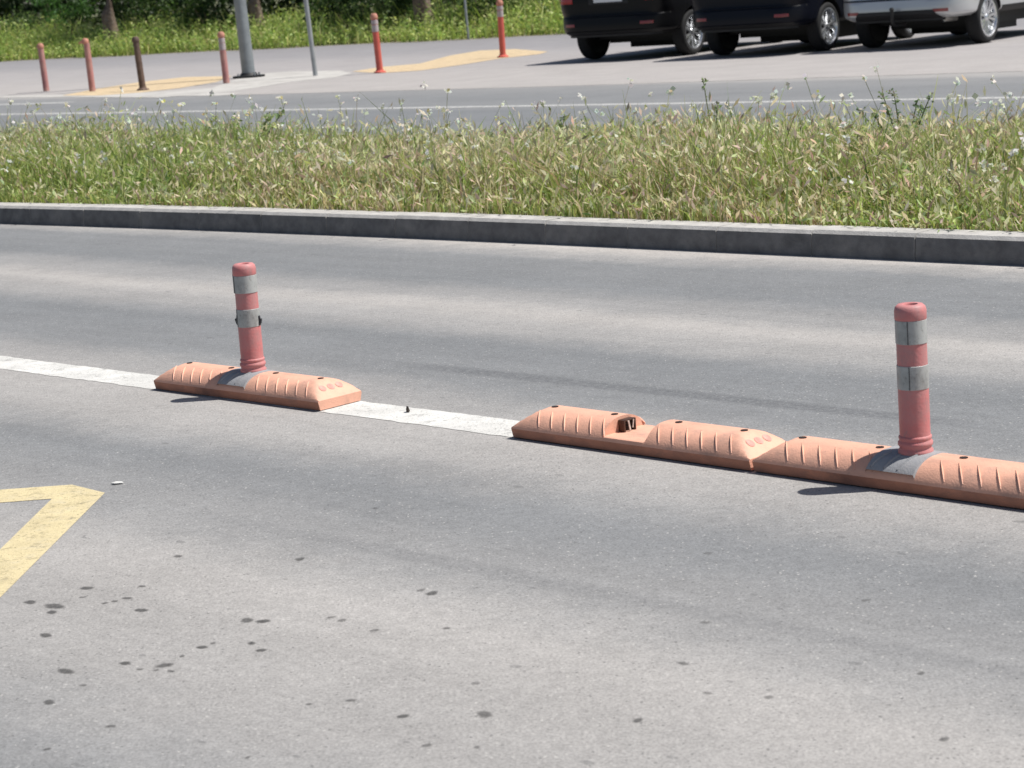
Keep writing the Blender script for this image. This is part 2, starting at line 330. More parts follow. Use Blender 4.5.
# median: dusty soil bed and kerbs of separate blocks
def backk(u): return kn(u) + 3.75
strip('median_soil', M['soil'], lambda u: kn(u) + .15, lambda u: backk(u) - .1, us, .115)
def kerb(name, f, off, sgn, u0, u1, L, h, wd):
    mb = MB(); u = u0
    while u < u1:
        ua, ub = u + .003, u + L - .003; dz = random.uniform(-.0015, .0015); dn = random.uniform(-.0015, .0015)
        v = []
        for uu in (ua, ub):
            n = f(uu) + off + dn
            v += [P(n, uu, -.02), P(n + sgn * .012, uu, h - .018 + dz), P(n + sgn * .03, uu, h + dz), P(n + sgn * wd, uu, h + dz), P(n + sgn * wd, uu, -.02)]
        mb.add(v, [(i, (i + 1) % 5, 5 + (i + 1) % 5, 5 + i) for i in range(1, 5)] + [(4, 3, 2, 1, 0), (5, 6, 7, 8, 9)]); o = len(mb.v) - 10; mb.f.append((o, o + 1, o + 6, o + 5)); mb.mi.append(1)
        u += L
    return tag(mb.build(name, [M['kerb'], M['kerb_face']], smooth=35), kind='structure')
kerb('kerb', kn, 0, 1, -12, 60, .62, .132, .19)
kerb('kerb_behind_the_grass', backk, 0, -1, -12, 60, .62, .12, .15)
# low pale kerb and paved patches on the far side
flat = MB()
strip('', None, lambda u: edge(u) - .05, lambda u: edge(u) + .42, [x for x in us if x >= 27], .0037, mb=flat, bld=False)
def pxpoly(pts, z): return [gnd(x, y, z) for x, y in pts]
flat.poly(pxpoly([(60, 97), (140, 92.5), (212, 88), (228, 82), (252, 74), (290, 71.5), (340, 70.5), (352, 73), (335, 77.5), (290, 82), (235, 91), (160, 97.5)], .005))
tag(flat.build('pavement', M['pale_concrete'], smooth=0), kind='structure')
oc = MB()
oc.poly(pxpoly([(62, 95.5), (95, 89), (140, 82), (185, 77), (232, 76), (216, 82), (180, 88), (140, 92.5), (100, 95.5)], .0065))
oc.poly(pxpoly([(352, 71.5), (380, 67), (420, 63.5), (450, 55.5), (480, 50.5), (515, 49), (548, 51.5), (540, 54), (500, 58.5), (460, 65), (420, 70.5), (380, 73)], .0065))
tag(oc.build('ochre_paving', M['ochre_paint'], smooth=0), kind='structure')
# ------------------------------------------------------------------ lane separators
SW, LIP, RID = .215, .032, .093
def dome(sv, e):
    d = (RID - LIP) * (max(0, 1 - abs(2 * sv - 1) ** 2.5)) ** .74
    return LIP + min(d, max(0, e) / .088 * (RID - LIP) + .003)
NOTCH = (.405, .585)
def top_z(x, sv, notch):
    if notch and NOTCH[0] < x < NOTCH[1]: return LIP + min(.012, dome(sv, .5) - LIP)
    return dome(sv, min(x, 1 - x))
def make_separator(notch):
    mb = MB()
    xs = sorted(set([0, .012, .03, .05, .07, .088, .10, .13] + [1 - q for q in (0, .012, .03, .05, .07, .088, .10, .13)] + [.13 + .74 * i / 30 for i in range(31)]))
    if notch:
        xs = [x for x in xs if min(abs(x - NOTCH[0]), abs(x - NOTCH[1])) > .008]
        xs = sorted(xs + [NOTCH[0] - .0005, NOTCH[0] + .0005, NOTCH[1] - .006, NOTCH[1] + .001])
    K = 24; vs = []
    for x in xs:
        sl_ = .006
        vs.append((x - .5, .009, 0)); vs.append((x - .5, .0012, LIP - .0015))
        for i in range(K + 1):
            sv = .5 - .5 * math.cos(math.pi * i / K); vs.append((x - .5, .002 + sv * (SW - .004), top_z(x, sv, notch)))
        vs.append((x - .5, SW - .0012, LIP - .0015)); vs.append((x - .5, SW - .009, 0))
    m = K + 5
    fs = [(a * m + i, a * m + i + 1, (a + 1) * m + i + 1, (a + 1) * m + i) for a in range(len(xs) - 1) for i in range(m - 1)]
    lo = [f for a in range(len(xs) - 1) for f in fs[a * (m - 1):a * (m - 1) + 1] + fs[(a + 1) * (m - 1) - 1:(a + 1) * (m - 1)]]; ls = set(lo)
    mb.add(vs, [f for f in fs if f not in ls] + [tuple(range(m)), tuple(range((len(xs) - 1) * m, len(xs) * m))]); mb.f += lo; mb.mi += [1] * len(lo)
    # raised slanting ribs on both shoulders
    for k in range(15):
        x0 = .10 + k * .0575
        if .40 < x0 < .60: continue
        for side in (0, 1):
            st = []
            for j in range(7):
                sv = .03 + (.27 if not side else .13) * j / 6; x = x0 + .022 - .046 * j / 6 * (1 if not side else .4); hh = .0075 * math.sin(math.pi * (j + .35) / 6.7)
                s2 = sv if not side else 1 - sv
                hh = .0056 * math.sin(math.pi * (j + .6) / 7.2); zz = lambda q_: dome(q_, min(x, 1 - x))
                tg = Vector((0, .01 * (SW - .004), zz(s2 + .005) - zz(s2 - .005))).normalized(); nr = Vector((0, -tg.z, tg.y))
                for dx, dz in ((-.0036, -.0012), (.0006, hh), (.0036, -.0012)):
                    st.append(Vector((x + dx - .5, .002 + s2 * (SW - .004), zz(s2))) + nr * dz)
            mb.add(st, [(3 * j + q, 3 * j + q + 1, 3 * j + q + 4, 3 * j + q + 3) for j in range(6) for q in range(2)])
    return mb
def separator(u_end, n0, label, notch=False, turn=0, sx=1):
    c = P(n0, u_end - .5, .004)
    t = empty('lane_separator', c, UROT - R(turn), label=label, cat='lane separator', group='orange lane separators along the white line')
    t.scale = (sx, 1, 1)
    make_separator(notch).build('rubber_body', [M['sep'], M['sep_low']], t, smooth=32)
    for x in (.105, .37, .64, .90):
        h = MB(); y = .5
        h.lathe([(.0, -.001), (.009, -.001), (.0115, .0004), (.0115, -.006)], 14, (x - .5, SW * y, dome(y, .5) + .0018)); h.build('bolt_hole', M['hole'], t)
    for e, s_ in ((0, 1), (1, -1)):
        for k in (-1, 0, 1):
            d = MB(); q = []
            for j in range(14):
                a = 2 * math.pi * j / 14; ex = .046 + .013 * math.cos(a); yy = SW * .5 + k * .040 + .015 * math.sin(a)
                x = ex if not e else 1 - ex
                q.append((x - .5, yy, dome(yy / SW, ex) + .0015))
            d.poly(q); d.build('reflector_disc', M['sep_dot'], t, smooth=0)
    if notch:
        b = MB(); x = NOTCH[0] - .5; y0, y1, z0, z1 = .085, .135, .044, .083
        b.box((x + .006, (y0 + y1) / 2, (z0 + z1) / 2), (.012, y1 - y0 - .01, z1 - z0 - .01)); b.build('socket_hole', M['hole'], t)
        f = MB()
        f.box((x + .014, y0, (z0 + z1) / 2), (.026, .006, z1 - z0)); f.box((x + .014, y1, (z0 + z1) / 2), (.026, .006, z1 - z0))
        f.box((x + .014, (y0 + y1) / 2, z1 - .002), (.026, y1 - y0 - .007, .005)); fo = f.build('socket', M['socket'], t, bevel=.001)
        f = MB(); f.box((x + .0285, (y0 + y1) / 2 - .006, (z0 + z1) / 2), (.003, .006, z1 - z0 - .006), tilt=(.2, 'X')); f.box((x + .0285, (y0 + y1) / 2 + .012, (z0 + z1) / 2 + .004), (.003, .004, z1 - z0 - .012), tilt=(-.2, 'X'))
        f.build('pale_edge', M['socket_edge'], fo)
    return t
separator(6.98, 4.96, 'orange lane separator standing alone on the white line at left, under the shorter-looking post')
separator(4.979, 4.941, 'orange lane separator with empty notch and dark socket, left end of the row', True, turn=1.1, sx=1.015)
separator(3.933, 4.921, 'orange lane separator under the right-hand post, running out of the picture at the right', turn=1.1, sx=1.055)
def flexible_post(u, label, clips=False, lean=(0, 0), n0=4.96, turn=0, zt=.507, seam=-108):
    t = empty('flexible_post', P(n0 + SW / 2, u, .004), UROT - R(turn), label=label, cat='bollard', group='red and grey flexible posts on the separators')
    # grey base: a dome-shaped insert slightly proud of the separator
    mb = MB(); xs = [-.107, -.103, -.065, -.025, .015, .058, .062]; K = 20; vs = []
    for j, x in enumerate(xs):
        g_ = -.006 if j in (0, 6) else .0035
        for i in range(K + 1):
            sv = .04 + .92 * (.5 - .5 * math.cos(math.pi * i / K)); vs.append((x + .012 * (.5 - abs(sv - .5)) * 2, SW * (sv - .5) * 1.02, dome(sv, .5) + g_))
    mb.add(vs, [(a * (K + 1) + i, a * (K + 1) + i + 1, (a + 1) * (K + 1) + i + 1, (a + 1) * (K + 1) + i) for a in range(6) for i in range(K)])
    for k in range(3):
        x0 = -.088 + k * .045; st = []
        for j in range(8):
            sv = .06 + .27 * j / 7
            for dx, dz in ((-.004, .002), (0, .0085), (.004, .002)): st.append((x0 + .03 * j / 7 + dx, SW * (sv - .5) * 1.02, dome(sv, .5) + dz))
        mb.add(st, [(3 * j + q, 3 * j + q + 1, 3 * j + q + 4, 3 * j + q + 3) for j in range(7) for q in range(2)])
    mb.lathe([(.058, RID - .010), (.056, RID - .003), (.05, RID), (0, RID)], 28)
    mb.build('grey_base', M['insert'], t, smooth=35)
    z0 = RID - .005
    def ln(o): o.rotation_euler = (lean[0], lean[1], 0); return o
    b = MB(); b.lathe([(.047, z0), (.050, z0 + .006), (.050, z0 + .013), (.0455, z0 + .018), (.0455, z0 + .024), (.0495, z0 + .029), (.0495, z0 + .037), (.045, z0 + .041), (.045, z0 + .044), (.047, z0 + .048), (.047, z0 + .053), (.0435, z0 + .056)], 36)
    ln(b.build('bellows', M['post_red'], t, smooth=50))
    b = MB(); b.lathe([(.0435, z0 + .054), (.0435, z0 + .2), (.0428, zt - .285), (.0428, zt - .043), (.040, zt - .043)], 36); body = ln(b.build('tube', M['post_red'], t))
    for a_, b_ in ((zt - .110, zt - .043), (zt - .240, zt - .172)):
        q = MB(); q.lathe([(.0434, a_), (.0446, a_ + .001), (.0446, b_ - .001), (.0434, b_)], 36); o = ln(q.build('reflective_band', M['band'], t))
        s_ = MB()
        an = R(seam); c = Vector((math.cos(an), math.sin(an), 0)) * .0447
        s_.box((c.x, c.y, (a_ + b_) / 2), (.0022, .003, b_ - a_ - .002), rz=an + math.pi / 2); s_.build('seam', M['seam'], o)
    q = MB(); q.lathe([(.0440, zt - .043), (.0452, zt - .040), (.0452, zt - .018), (.0425, zt - .007), (.035, zt), (.022, zt), (.019, zt - .004), (.018, zt - .018), (0, zt - .018)], 36)
    cp = ln(q.build('cap', M['post_red'], t, smooth=50))
    h = MB(); h.lathe([(.0175, zt - .0165), (0, zt - .0165)], 20); h.build('cap_hole', M['hole'], cp)
    if clips:
        for an, dz in ((R(-148), 0), (R(27), -.003)):
            k = MB(); c = Vector((math.cos(an), math.sin(an), 0))
            for i in range(3):
                k.box((c.x * (.045 + .005 * (i == 1)), c.y * (.045 + .005 * (i == 1)), zt - .228 + dz + i * .012), (.008, .015, .013), rz=an + .2 * i, tilt=(.5 - .3 * i, 'Y'))
            ln(k.build('torn_clip', M['clip'], t, bevel=.002))
        k = MB(); k.box((math.cos(R(-150)) * .0455, math.sin(R(-150)) * .0455, zt - .075), (.004, .012, .075), rz=R(-150)); ln(k.build('peeling_strip', M['clip'], t, bevel=.001))
    return t
flexible_post(6.475, 'red and grey flexible post with torn dark clips sticking out, on the lone separator', True, (0, R(.3)))
flexible_post(3.444, 'red and grey flexible post with seamed clean bands, on the joined separators at right', False, (0, 0), 4.921, 1.1, .519, -67)
# litter on the carriageway
def scrap(name, x, y, pts, mats, label, cat, h=.006):
    c = gnd(x, y, .004); mb = MB(); k = len(pts)
    top = [Vector((a, b, h * (1 + .8 * math.sin(i * 2.1)))) for i, (a, b) in enumerate(pts)]; bot = [Vector((a, b, 0)) for a, b in pts]
    mb.add(top + bot, [tuple(range(k)), tuple(range(k, 2 * k))[::-1]] + [(i, (i + 1) % k, k + (i + 1) % k, k + i) for i in range(k)])
    o = mb.build(name, mats, smooth=0); o.location = c; return tag(o, label, cat)
scrap('paper_scrap', 117, 483, [(-.02, 0), (-.008, -.012), (.022, -.004), (.015, .01), (-.004, .012)], M['scrap'], 'small white scrap lying beside the point of the yellow marking', 'litter', .002)
scrap('dead_leaf', 408, 411.5, [(-.006, -.007), (.003, -.01), (.007, .002), (.001, .012), (-.004, .005)], M['leaf_litter'], 'dark curled leaf on the white line between the separators', 'leaf', .012)
# ------------------------------------------------------------------ cars parked nose-in on the far lot
def car(name, label, paint, loc, heading, L=4.45, W=1.80, H=1.62, spokes=5, diffuser=False, tow=False, wr=.35, zb=.405, step=.69):
    rz = math.pi / 2 - heading            # local +x forward, +y left
    t = empty(name, loc, rz, label=label, cat='car', group='cars parked in a row across the road'); t.scale = (1.06, 1.06, 1.06)
    wb = L * .60; ro = .95; hw = W / 2
    Z  = [zb, zb + .04, .48, .56, step - .01, step + .015, .78, .92, 1.0, 1.05, 1.15, H - .22, H - .07, H - .01, H]
    XR = [.10, .03, .0, .0, .02, .075, .08, .075, .08, .10, .14, .30, .40, .55, .75]
    XF = [L - .12, L - .05, L, L, L - .01, L - .03, L - .06, L - .22, L - .62, L - 1.05, L - 1.28, L - 1.85, L - 2.15, L - 2.45, L - 2.7]
    HW = [hw - .10, hw - .03, hw - .01, hw, hw, hw, hw, hw - .01, hw - .02, hw - .03, hw - .06, hw - .17, hw - .22, hw - .29, hw - .40]
    CR = [.34, .40, .42, .42, .40, .34, .28, .22, .22, .20, .18, .16, .15, .14, .12]
    ip = lambda A, z: float(np.interp(z, Z, A))
    def rear(y, z, off=0):                 # point on the tail at lateral y
        w_, r, x0 = ip(HW, z), ip(CR, z), ip(XR, z); ay = abs(y)
        if ay > w_ - r: a = min(1, (ay - (w_ - r)) / r); x0 += r * (1 - math.sqrt(max(0, 1 - a * a)))
        return Vector((x0 - off, y, z))
    def flank(x, z, sgn, off=0):
        w_, r, x0, x1 = ip(HW, z), ip(CR, z), ip(XR, z), ip(XF, z); y = w_
        d = min(x - x0, x1 - x)
        if d < r: a = max(0, 1 - max(d, 0) / r); y = w_ - r + r * math.sqrt(max(0, 1 - a * a))
        return Vector((x, sgn * (y + off), z))
    zs = sorted(set([round(z, 4) for z in np.interp(np.linspace(0, len(Z) - 1, 44), range(len(Z)), Z)])); ring = 0; vs = []
    for z in zs:
        w_, r, x0, x1 = ip(HW, z), ip(CR, z), ip(XR, z), ip(XF, z); pts = []
        for cx, cy, a0 in ((x1 - r, w_ - r, 0), (x0 + r, w_ - r, 90), (x0 + r, -w_ + r, 180), (x1 - r, -w_ + r, 270)):
            for k in range(9): a = R(a0 + k * 11.25); pts.append((cx + r * math.cos(a), cy + r * math.sin(a)))
        full = []
        for i, p in enumerate(pts):         # split the long straights
            q = pts[(i + 1) % len(pts)]; full.append(p)
            if i % 9 == 8:
                for k in range(1, 8): full.append((p[0] + (q[0] - p[0]) * k / 8, p[1] + (q[1] - p[1]) * k / 8))
        ring = len(full); vs += [(x, y, z) for x, y in full]
    fs = [(a * ring + i, a * ring + (i + 1) % ring, (a + 1) * ring + (i + 1) % ring, (a + 1) * ring + i) for a in range(len(zs) - 1) for i in range(ring)]
    fs += [tuple(range(ring))[::-1], tuple(range((len(zs) - 1) * ring, len(zs) * ring))]
    mb = MB(); mb.add(vs, fs); body = mb.build('body', [paint, M['trim']], t, smooth=30)
    cut = MB()
    for x in (ro, ro + wb):
        for s in (-1, 1): cut.lathe([(0, -.17), (wr + .055, -.17), (wr + .055, .30), (0, .30)], 40, (x, s * (hw - .10) - .06, wr), axis='Y')
    co = cut.build('cutter', M['trim'], t, smooth=0)
    md = body.modifiers.new('b', 'BOOLEAN'); md.operation = 'DIFFERENCE'; md.object = co; md.solver = 'EXACT'
    bpy.context.view_layer.update(); dg = bpy.context.evaluated_depsgraph_get()
    me = bpy.data.meshes.new_from_object(body.evaluated_get(dg)); body.modifiers.clear(); body.data = me; bpy.data.objects.remove(co)
    me.set_sharp_from_angle(angle=R(30))
    def patch(name, fn, a0, a1, b0, b1, m, na=14, nb=6, off=.004, th=.012, parent=t, shape=None):
        mb = MB(); vs = []
        for o_ in (off, off - th):
            for j in range(nb + 1):
                for i in range(na + 1):
                    z = b0 + (b1 - b0) * j / nb; a = a0 + (a1 - a0) * i / na
                    if shape: a = shape(a, z)
                    vs.append(fn(a, z, o_))
        k = na + 1; q = k * (nb + 1)
        fs = [(j * k + i, j * k + i + 1, (j + 1) * k + i + 1, (j + 1) * k + i) for j in range(nb) for i in range(na)]
        fs += [tuple(q + x for x in f)[::-1] for f in fs]
        bd = [i for i in range(k)] + [j * k + na for j in range(1, nb + 1)] + [nb * k + i for i in range(na - 1, -1, -1)] + [j * k for j in range(nb - 1, 0, -1)]
        fs += [(bd[i], bd[(i + 1) % len(bd)], q + bd[(i + 1) % len(bd)], q + bd[i]) for i in range(len(bd))]
        mb.add(vs, fs); return mb.build(name, m, parent, smooth=30)
    rr = lambda y, z, o_: rear(y, z, o_)
    patch('rear_window', rr, -hw + .26, hw - .26, 1.08, H - .16, M['glass'])
    for s in (-1, 1):
        patch('tail_lamp', rr, s * (hw - .34), s * (hw - .015), (.90 if not diffuser else .94), 1.12, M['lamp'], off=.008)
        patch('reflector', rr, s * (hw - .40), s * (hw - .20), .545 - .05 * diffuser, .590 - .05 * diffuser, M['refl'], off=.005)
        ff = lambda x, z, o_, s=s: flank(x, z, s, o_)
        for (x0, x1) in ((.55, 1.35), (1.42, 2.25), (2.32, L - 1.55)):
            patch('side_window', ff, x0, x1, 1.08, H - .20, M['glass'], shape=(lambda a, z: min(a, L - 1.36 - (z - 1.08) * 1.25)))
        patch('door', ff, 2.28, 3.22, .5, 1.03, paint, off=.003); patch('door', ff, 1.38, 2.25, .5, 1.03, paint, off=.003)
        patch('sill', ff, ro + wr + .08, ro + wb - wr - .08, zb - .005, zb + .09, M['trim'], off=.006)
    p = patch('number_plate', rr, -.26, .26, (.90 + .14 * diffuser), (1.01 + .14 * diffuser), M['plate'], off=.012, nb=2, na=2)
    patch('plate_surround', rr, -.36, .36, (.87 + .14 * diffuser), (1.03 + .14 * diffuser), M['trim'], off=.005, nb=2, na=2)
    patch('bumper_seam', rr, -hw + .02, hw - .02, step - .006, step + .012, M['trim'], off=.004, na=30, nb=2)
    if diffuser:
        patch('diffuser', rr, -hw + .30, hw - .30, zb - .03, .53, M['trim'], off=.010, na=24, shape=lambda a, z: a * (1 - (z - zb) * 1.3))
    else:
        patch('diffuser', rr, -hw + .15, hw - .15, zb - .03, .46, M['trim'], off=.008, na=24)
    pts = [flank(L - 1.35, 1.05, s, 0) for s in (-1, 1)]
    for s in (-1, 1):
        mbm = MB(); mbm.box((L - 1.40, s * (hw + .09), 1.07), (.10, .20, .14)); mbm.build('wing_mirror', paint, t, bevel=.03)
    ws = MB(); zz = [1.08, 1.2, 1.3, H - .20]; vs = []
    for z in zz:
        x1 = ip(XF, z) + .004; w_ = ip(HW, z) - .14; vs += [(x1, -w_, z), (x1, 0, z), (x1, w_, z)]
    ws.add(vs, [(3 * j + i, 3 * j + i + 1, 3 * j + i + 4, 3 * j + i + 3) for j in range(3) for i in range(2)]); ws.build('windscreen', M['glass'], t)
    ub = MB(); ub.box((L / 2 + .25, 0, zb - .06), (L - 1.7, W - .66, .22)); ub.box((2.15, 0, zb - .17), (1.1, W - .8, .2)); ub.box((ro, 0, wr), (.10, W - .5, .10)); ub.build('underbody', M['trim'], t)
    if tow:
        k = MB(); k.tube([(.3, 0, .33), (-.05, 0, .34), (-.10, 0, .40), (-.10, 0, .54)], .024); k.lathe([(0, .53), (.024, .535), (.034, .56), (.024, .585), (0, .592)], 16, (-.10, 0, 0)); k.build('tow_hitch', M['trim'], t)
    if diffuser:
        e = MB(); e.tube([(.5, -hw + .30, zb - .03), (.12, -hw + .30, zb - .03)], .035, 16, cap=False); e.tube([(.5, -hw + .30, zb - .03), (.15, -hw + .30, zb - .03)], .028, 16); e.build('exhaust_pipe', M['chrome'], t)
    for x in (ro, ro + wb):
        for s in (-1, 1):
            wh = empty('wheel', (x, s * (hw - .12), wr)); wh.parent = t; rr_ = wr * .735
            ty = MB(); ty.lathe([(rr_, -.095), (rr_ + .02, -.105), (wr - .03, -.108), (wr - .008, -.09), (wr, -.06), (wr, .06), (wr - .008, .09), (wr - .03, .108), (rr_ + .02, .105), (rr_, .095)], 44, axis='Y', close=True); ty.build('tyre', M['tyre'], wh, smooth=50)
            rm = MB(); rm.lathe([(rr_ + .012, s * .104), (rr_ - .008, s * .107), (rr_ - .020, s * .085), (rr_ - .03, -s * .09), (rr_ + .004, -s * .095)], 44, axis='Y')
            rm.lathe([(0, s * .086), (.034, s * .086), (.046, s * .078), (.06, s * .06), (.06, s * .03)], 24, axis='Y')
            ns = spokes * 2
            for k in range(ns):
                a = 2 * math.pi * (k // 2) / spokes + (.17 if k % 2 else -.17) * (5 / spokes)
                a2 = 2 * math.pi * (k // 2) / spokes + (.26 if k % 2 else -.26) * (5 / spokes)
                p0 = Vector((math.cos(a) * .045, s * .070, math.sin(a) * .045)); p1 = Vector((math.cos(a2) * (rr_ - .012), s * .092, math.sin(a2) * (rr_ - .012)))
                tg = Vector((-math.sin(a), 0, math.cos(a))); w0, w1 = .012, .016; dn = Vector((0, -s * .03, 0))
                rm.add([p0 - tg * w0, p0 + tg * w0, p1 + tg * w1, p1 - tg * w1, p0 - tg * w0 * 1.5 + dn, p0 + tg * w0 * 1.5 + dn, p1 + tg * w1 * 1.3 + dn, p1 - tg * w1 * 1.3 + dn],
                       [(0, 1, 2, 3), (0, 4, 5, 1), (1, 5, 6, 2), (2, 6, 7, 3), (3, 7, 4, 0)])
            rm.build('rim', M['rim'], wh, smooth=35)
            dk = MB(); dk.lathe([(0, s * .0), (rr_ - .02, s * .0)], 30, axis='Y'); dk.lathe([(0, -s * .098), (rr_ + .012, -s * .098)], 30, axis='Y'); dk.build('brake_and_shade_disc', M['trim'], wh, smooth=0)  # brake disc, plus a black disc added for shade on the wheel's inner side
    return t
def place(px, py, heading, W, ro=.95, wi=.12):       # rear centre from the spot where the rear left tyre meets the ground
    c = gnd(px, py, .006); f = Vector((math.sin(heading), math.cos(heading), 0)); r = Vector((math.cos(heading), -math.sin(heading), 0))
    return c + (r * (W / 2 - wi) - f * ro) * 1.06
HD = R(36)
car('black_suv', 'black car parked leftmost in the row, nearest the orange-red bollard', M['black_car'], place(595, 59, HD, 2.0), HD, W=2.0, L=4.7, H=1.72)
car('navy_hatchback', 'dark navy car parked in the middle, between the black and silver cars', M['navy_car'], place(724, 55, HD, 1.92), HD, W=1.92, L=4.6, H=1.68)
HS = R(38)
car('silver_people_carrier', 'silver people carrier with tow hitch, at the right end of the row', M['silver_car'], place(874, 47.5, HS, 1.95), HS, W=1.95, L=4.7, H=1.70, spokes=7, diffuser=True, tow=True, zb=.41)
# ------------------------------------------------------------------ far bollards, poles
def bollard(px, py, hpx, m, label, band=True, lean=(0, 0), flange=True, crook=0):
    c = gnd(px, py, .010); sc = FPX / (c - cam.location).length; h = hpx / sc; r = .058
    t = empty('bollard', c, 0, label=label, cat='bollard', group='far bollards beside the ochre paving')
    o = empty('x', (0, 0, 0)); bpy.data.objects.remove(o)
    b = MB(); b.lathe([(r * 1.02, 0), (r, .02), (r, h * .5), (r * .94, h - .09), (0, h - .09)], 20); tb = b.build('tube', m, t); tb.rotation_euler = (*lean, 0)
    k = MB(); k.lathe([(r * 1.0, h - .10), (r * 1.12, h - .085), (r * 1.12, h - .045), (r * .8, h - .008), (r * .3, h), (0, h)], 20); kk = k.build('cap', M['bol_cap'] if m is not M['bol_brown'] else m, t); kk.rotation_euler = (*lean, 0)
    if crook:
        kk.location = (-.02, 0, 0); q = MB(); q.box((-r - .03, 0, h - .07), (.07, .04, .03), tilt=(-.5, 'Y')); q.build('torn_flap', M['bol_cap'], kk, bevel=.006)
    if band:
        for z0, z1 in ((h - .32, h - .20), (h - .19, h - .115)):
            q = MB(); q.lathe([(r * .985, z0), (r * 1.04, z0 + .002), (r * 1.03, z1 - .002), (r * .97, z1)], 20); bb = q.build('reflective_band', M['bol_band'], t); bb.rotation_euler = (*lean, 0)
    if flange:
        q = MB(); q.lathe([(r * 1.9, 0), (r * 1.8, .018), (r * 1.15, .035), (r * 1.05, .06)], 20); q.build('base_flange', m, t)
    return t
bollard(46.5, 91, 46, M['bol_pink'], 'faded pinkish bollard, farthest left of all the far bollards', False, (0, R(-1.5)), False)
bollard(92.5, 91, 51, M['bol_pink'], 'faded pinkish bollard with a torn cap at the tip of the left ochre patch', False, (0, R(-1)), False, 1)
bollard(143, 90, 52, M['bol_brown'], 'dirty dark brown bollard in the middle of the left ochre patch', False, (0, R(-2.5)), True)
bollard(226.5, 83, 50, M['bol_pink'], 'dull pink bollard just left of the thick grey lamp post', True, (0, R(-1)), False)
bollard(380, 72.5, 58, M['bol_red'], 'red bollard with worn grey band at the near end of the right ochre patch', True, (0, R(-1.5)))
bollard(503, 57, 56, M['bol_red'], 'bright orange-red bollard with wide foot, on the right ochre patch nearest the cars', True, (0, R(.5)))
c = gnd(249, 77, .012)
t = empty('lamp_post', c, 0, label='thick grey steel lamp post with dark base ring on the concrete patch', cat='lamp post')
b = MB(); b.tube([(0, 0, .0), (-.03, 0, 1.2), (-.10, 0, 4), (-.16, 0, 7.5)], [.125, .115, .10, .07], 24); b.build('pole', M['galv'], t)
b = MB(); b.lathe([(.30, 0), (.30, .03), (.17, .035), (.14, .08), (.12, .08)], 28); b.build('base_flange', M['trim'], t)
for a in range(4):
    q = MB(); q.lathe([(.018, .03), (.018, .075), (0, .075)], 8, (.22 * math.cos(a * 1.57 + .6), .22 * math.sin(a * 1.57 + .6), 0)); q.build('bolt', M['steel'], t)
b = MB(); b.tube([(-.16, 0, 7.4), (-.5, -.5, 7.8), (-1.1, -1.1, 7.95)], [.05, .045, .04], 14); b.build('arm', M['galv'], t)
b = MB(); b.box((-1.45, -1.45, 7.97), (.9, .28, .10), rz=R(45)); h_ = b.build('lamp_head', M['galv'], t, bevel=.03); b = MB(); b.box((-1.48, -1.48, 7.915), (.6, .22, .02), rz=R(45)); b.build('lens', M['lens'], h_)
c = gnd(315.5, 75.5, .012)
t = empty('sign_pole', c, 0, label='slim grey pole on the concrete patch right of the lamp post', cat='pole')
b = MB(); b.tube([(0, 0, 0), (-.06, 0, 1.5), (-.12, 0, 3.0)], .042, 14); b.build('pole', M['steel'], t); b = MB(); b.lathe([(.043, 3.0), (.046, 3.02), (.03, 3.04), (0, 3.045)], 14, (-.12, 0, 0)); b.build('cap', M['trim'], t)
c = gnd(470, 39, .012); c = c - NV * .05
t = empty('fence_pole', c, 0, label='thin pale pole standing among the tall weeds', cat='pole')
b = MB(); b.tube([(0, 0, 0), (-.05, 0, 2.4)], .03, 10); b.build('pole', M['steel'], t); b = MB(); b.lathe([(.031, 2.4), (.035, 2.41), (.0, 2.43)], 10, (-.05, 0, 0)); b.build('cap', M['steel'], t)
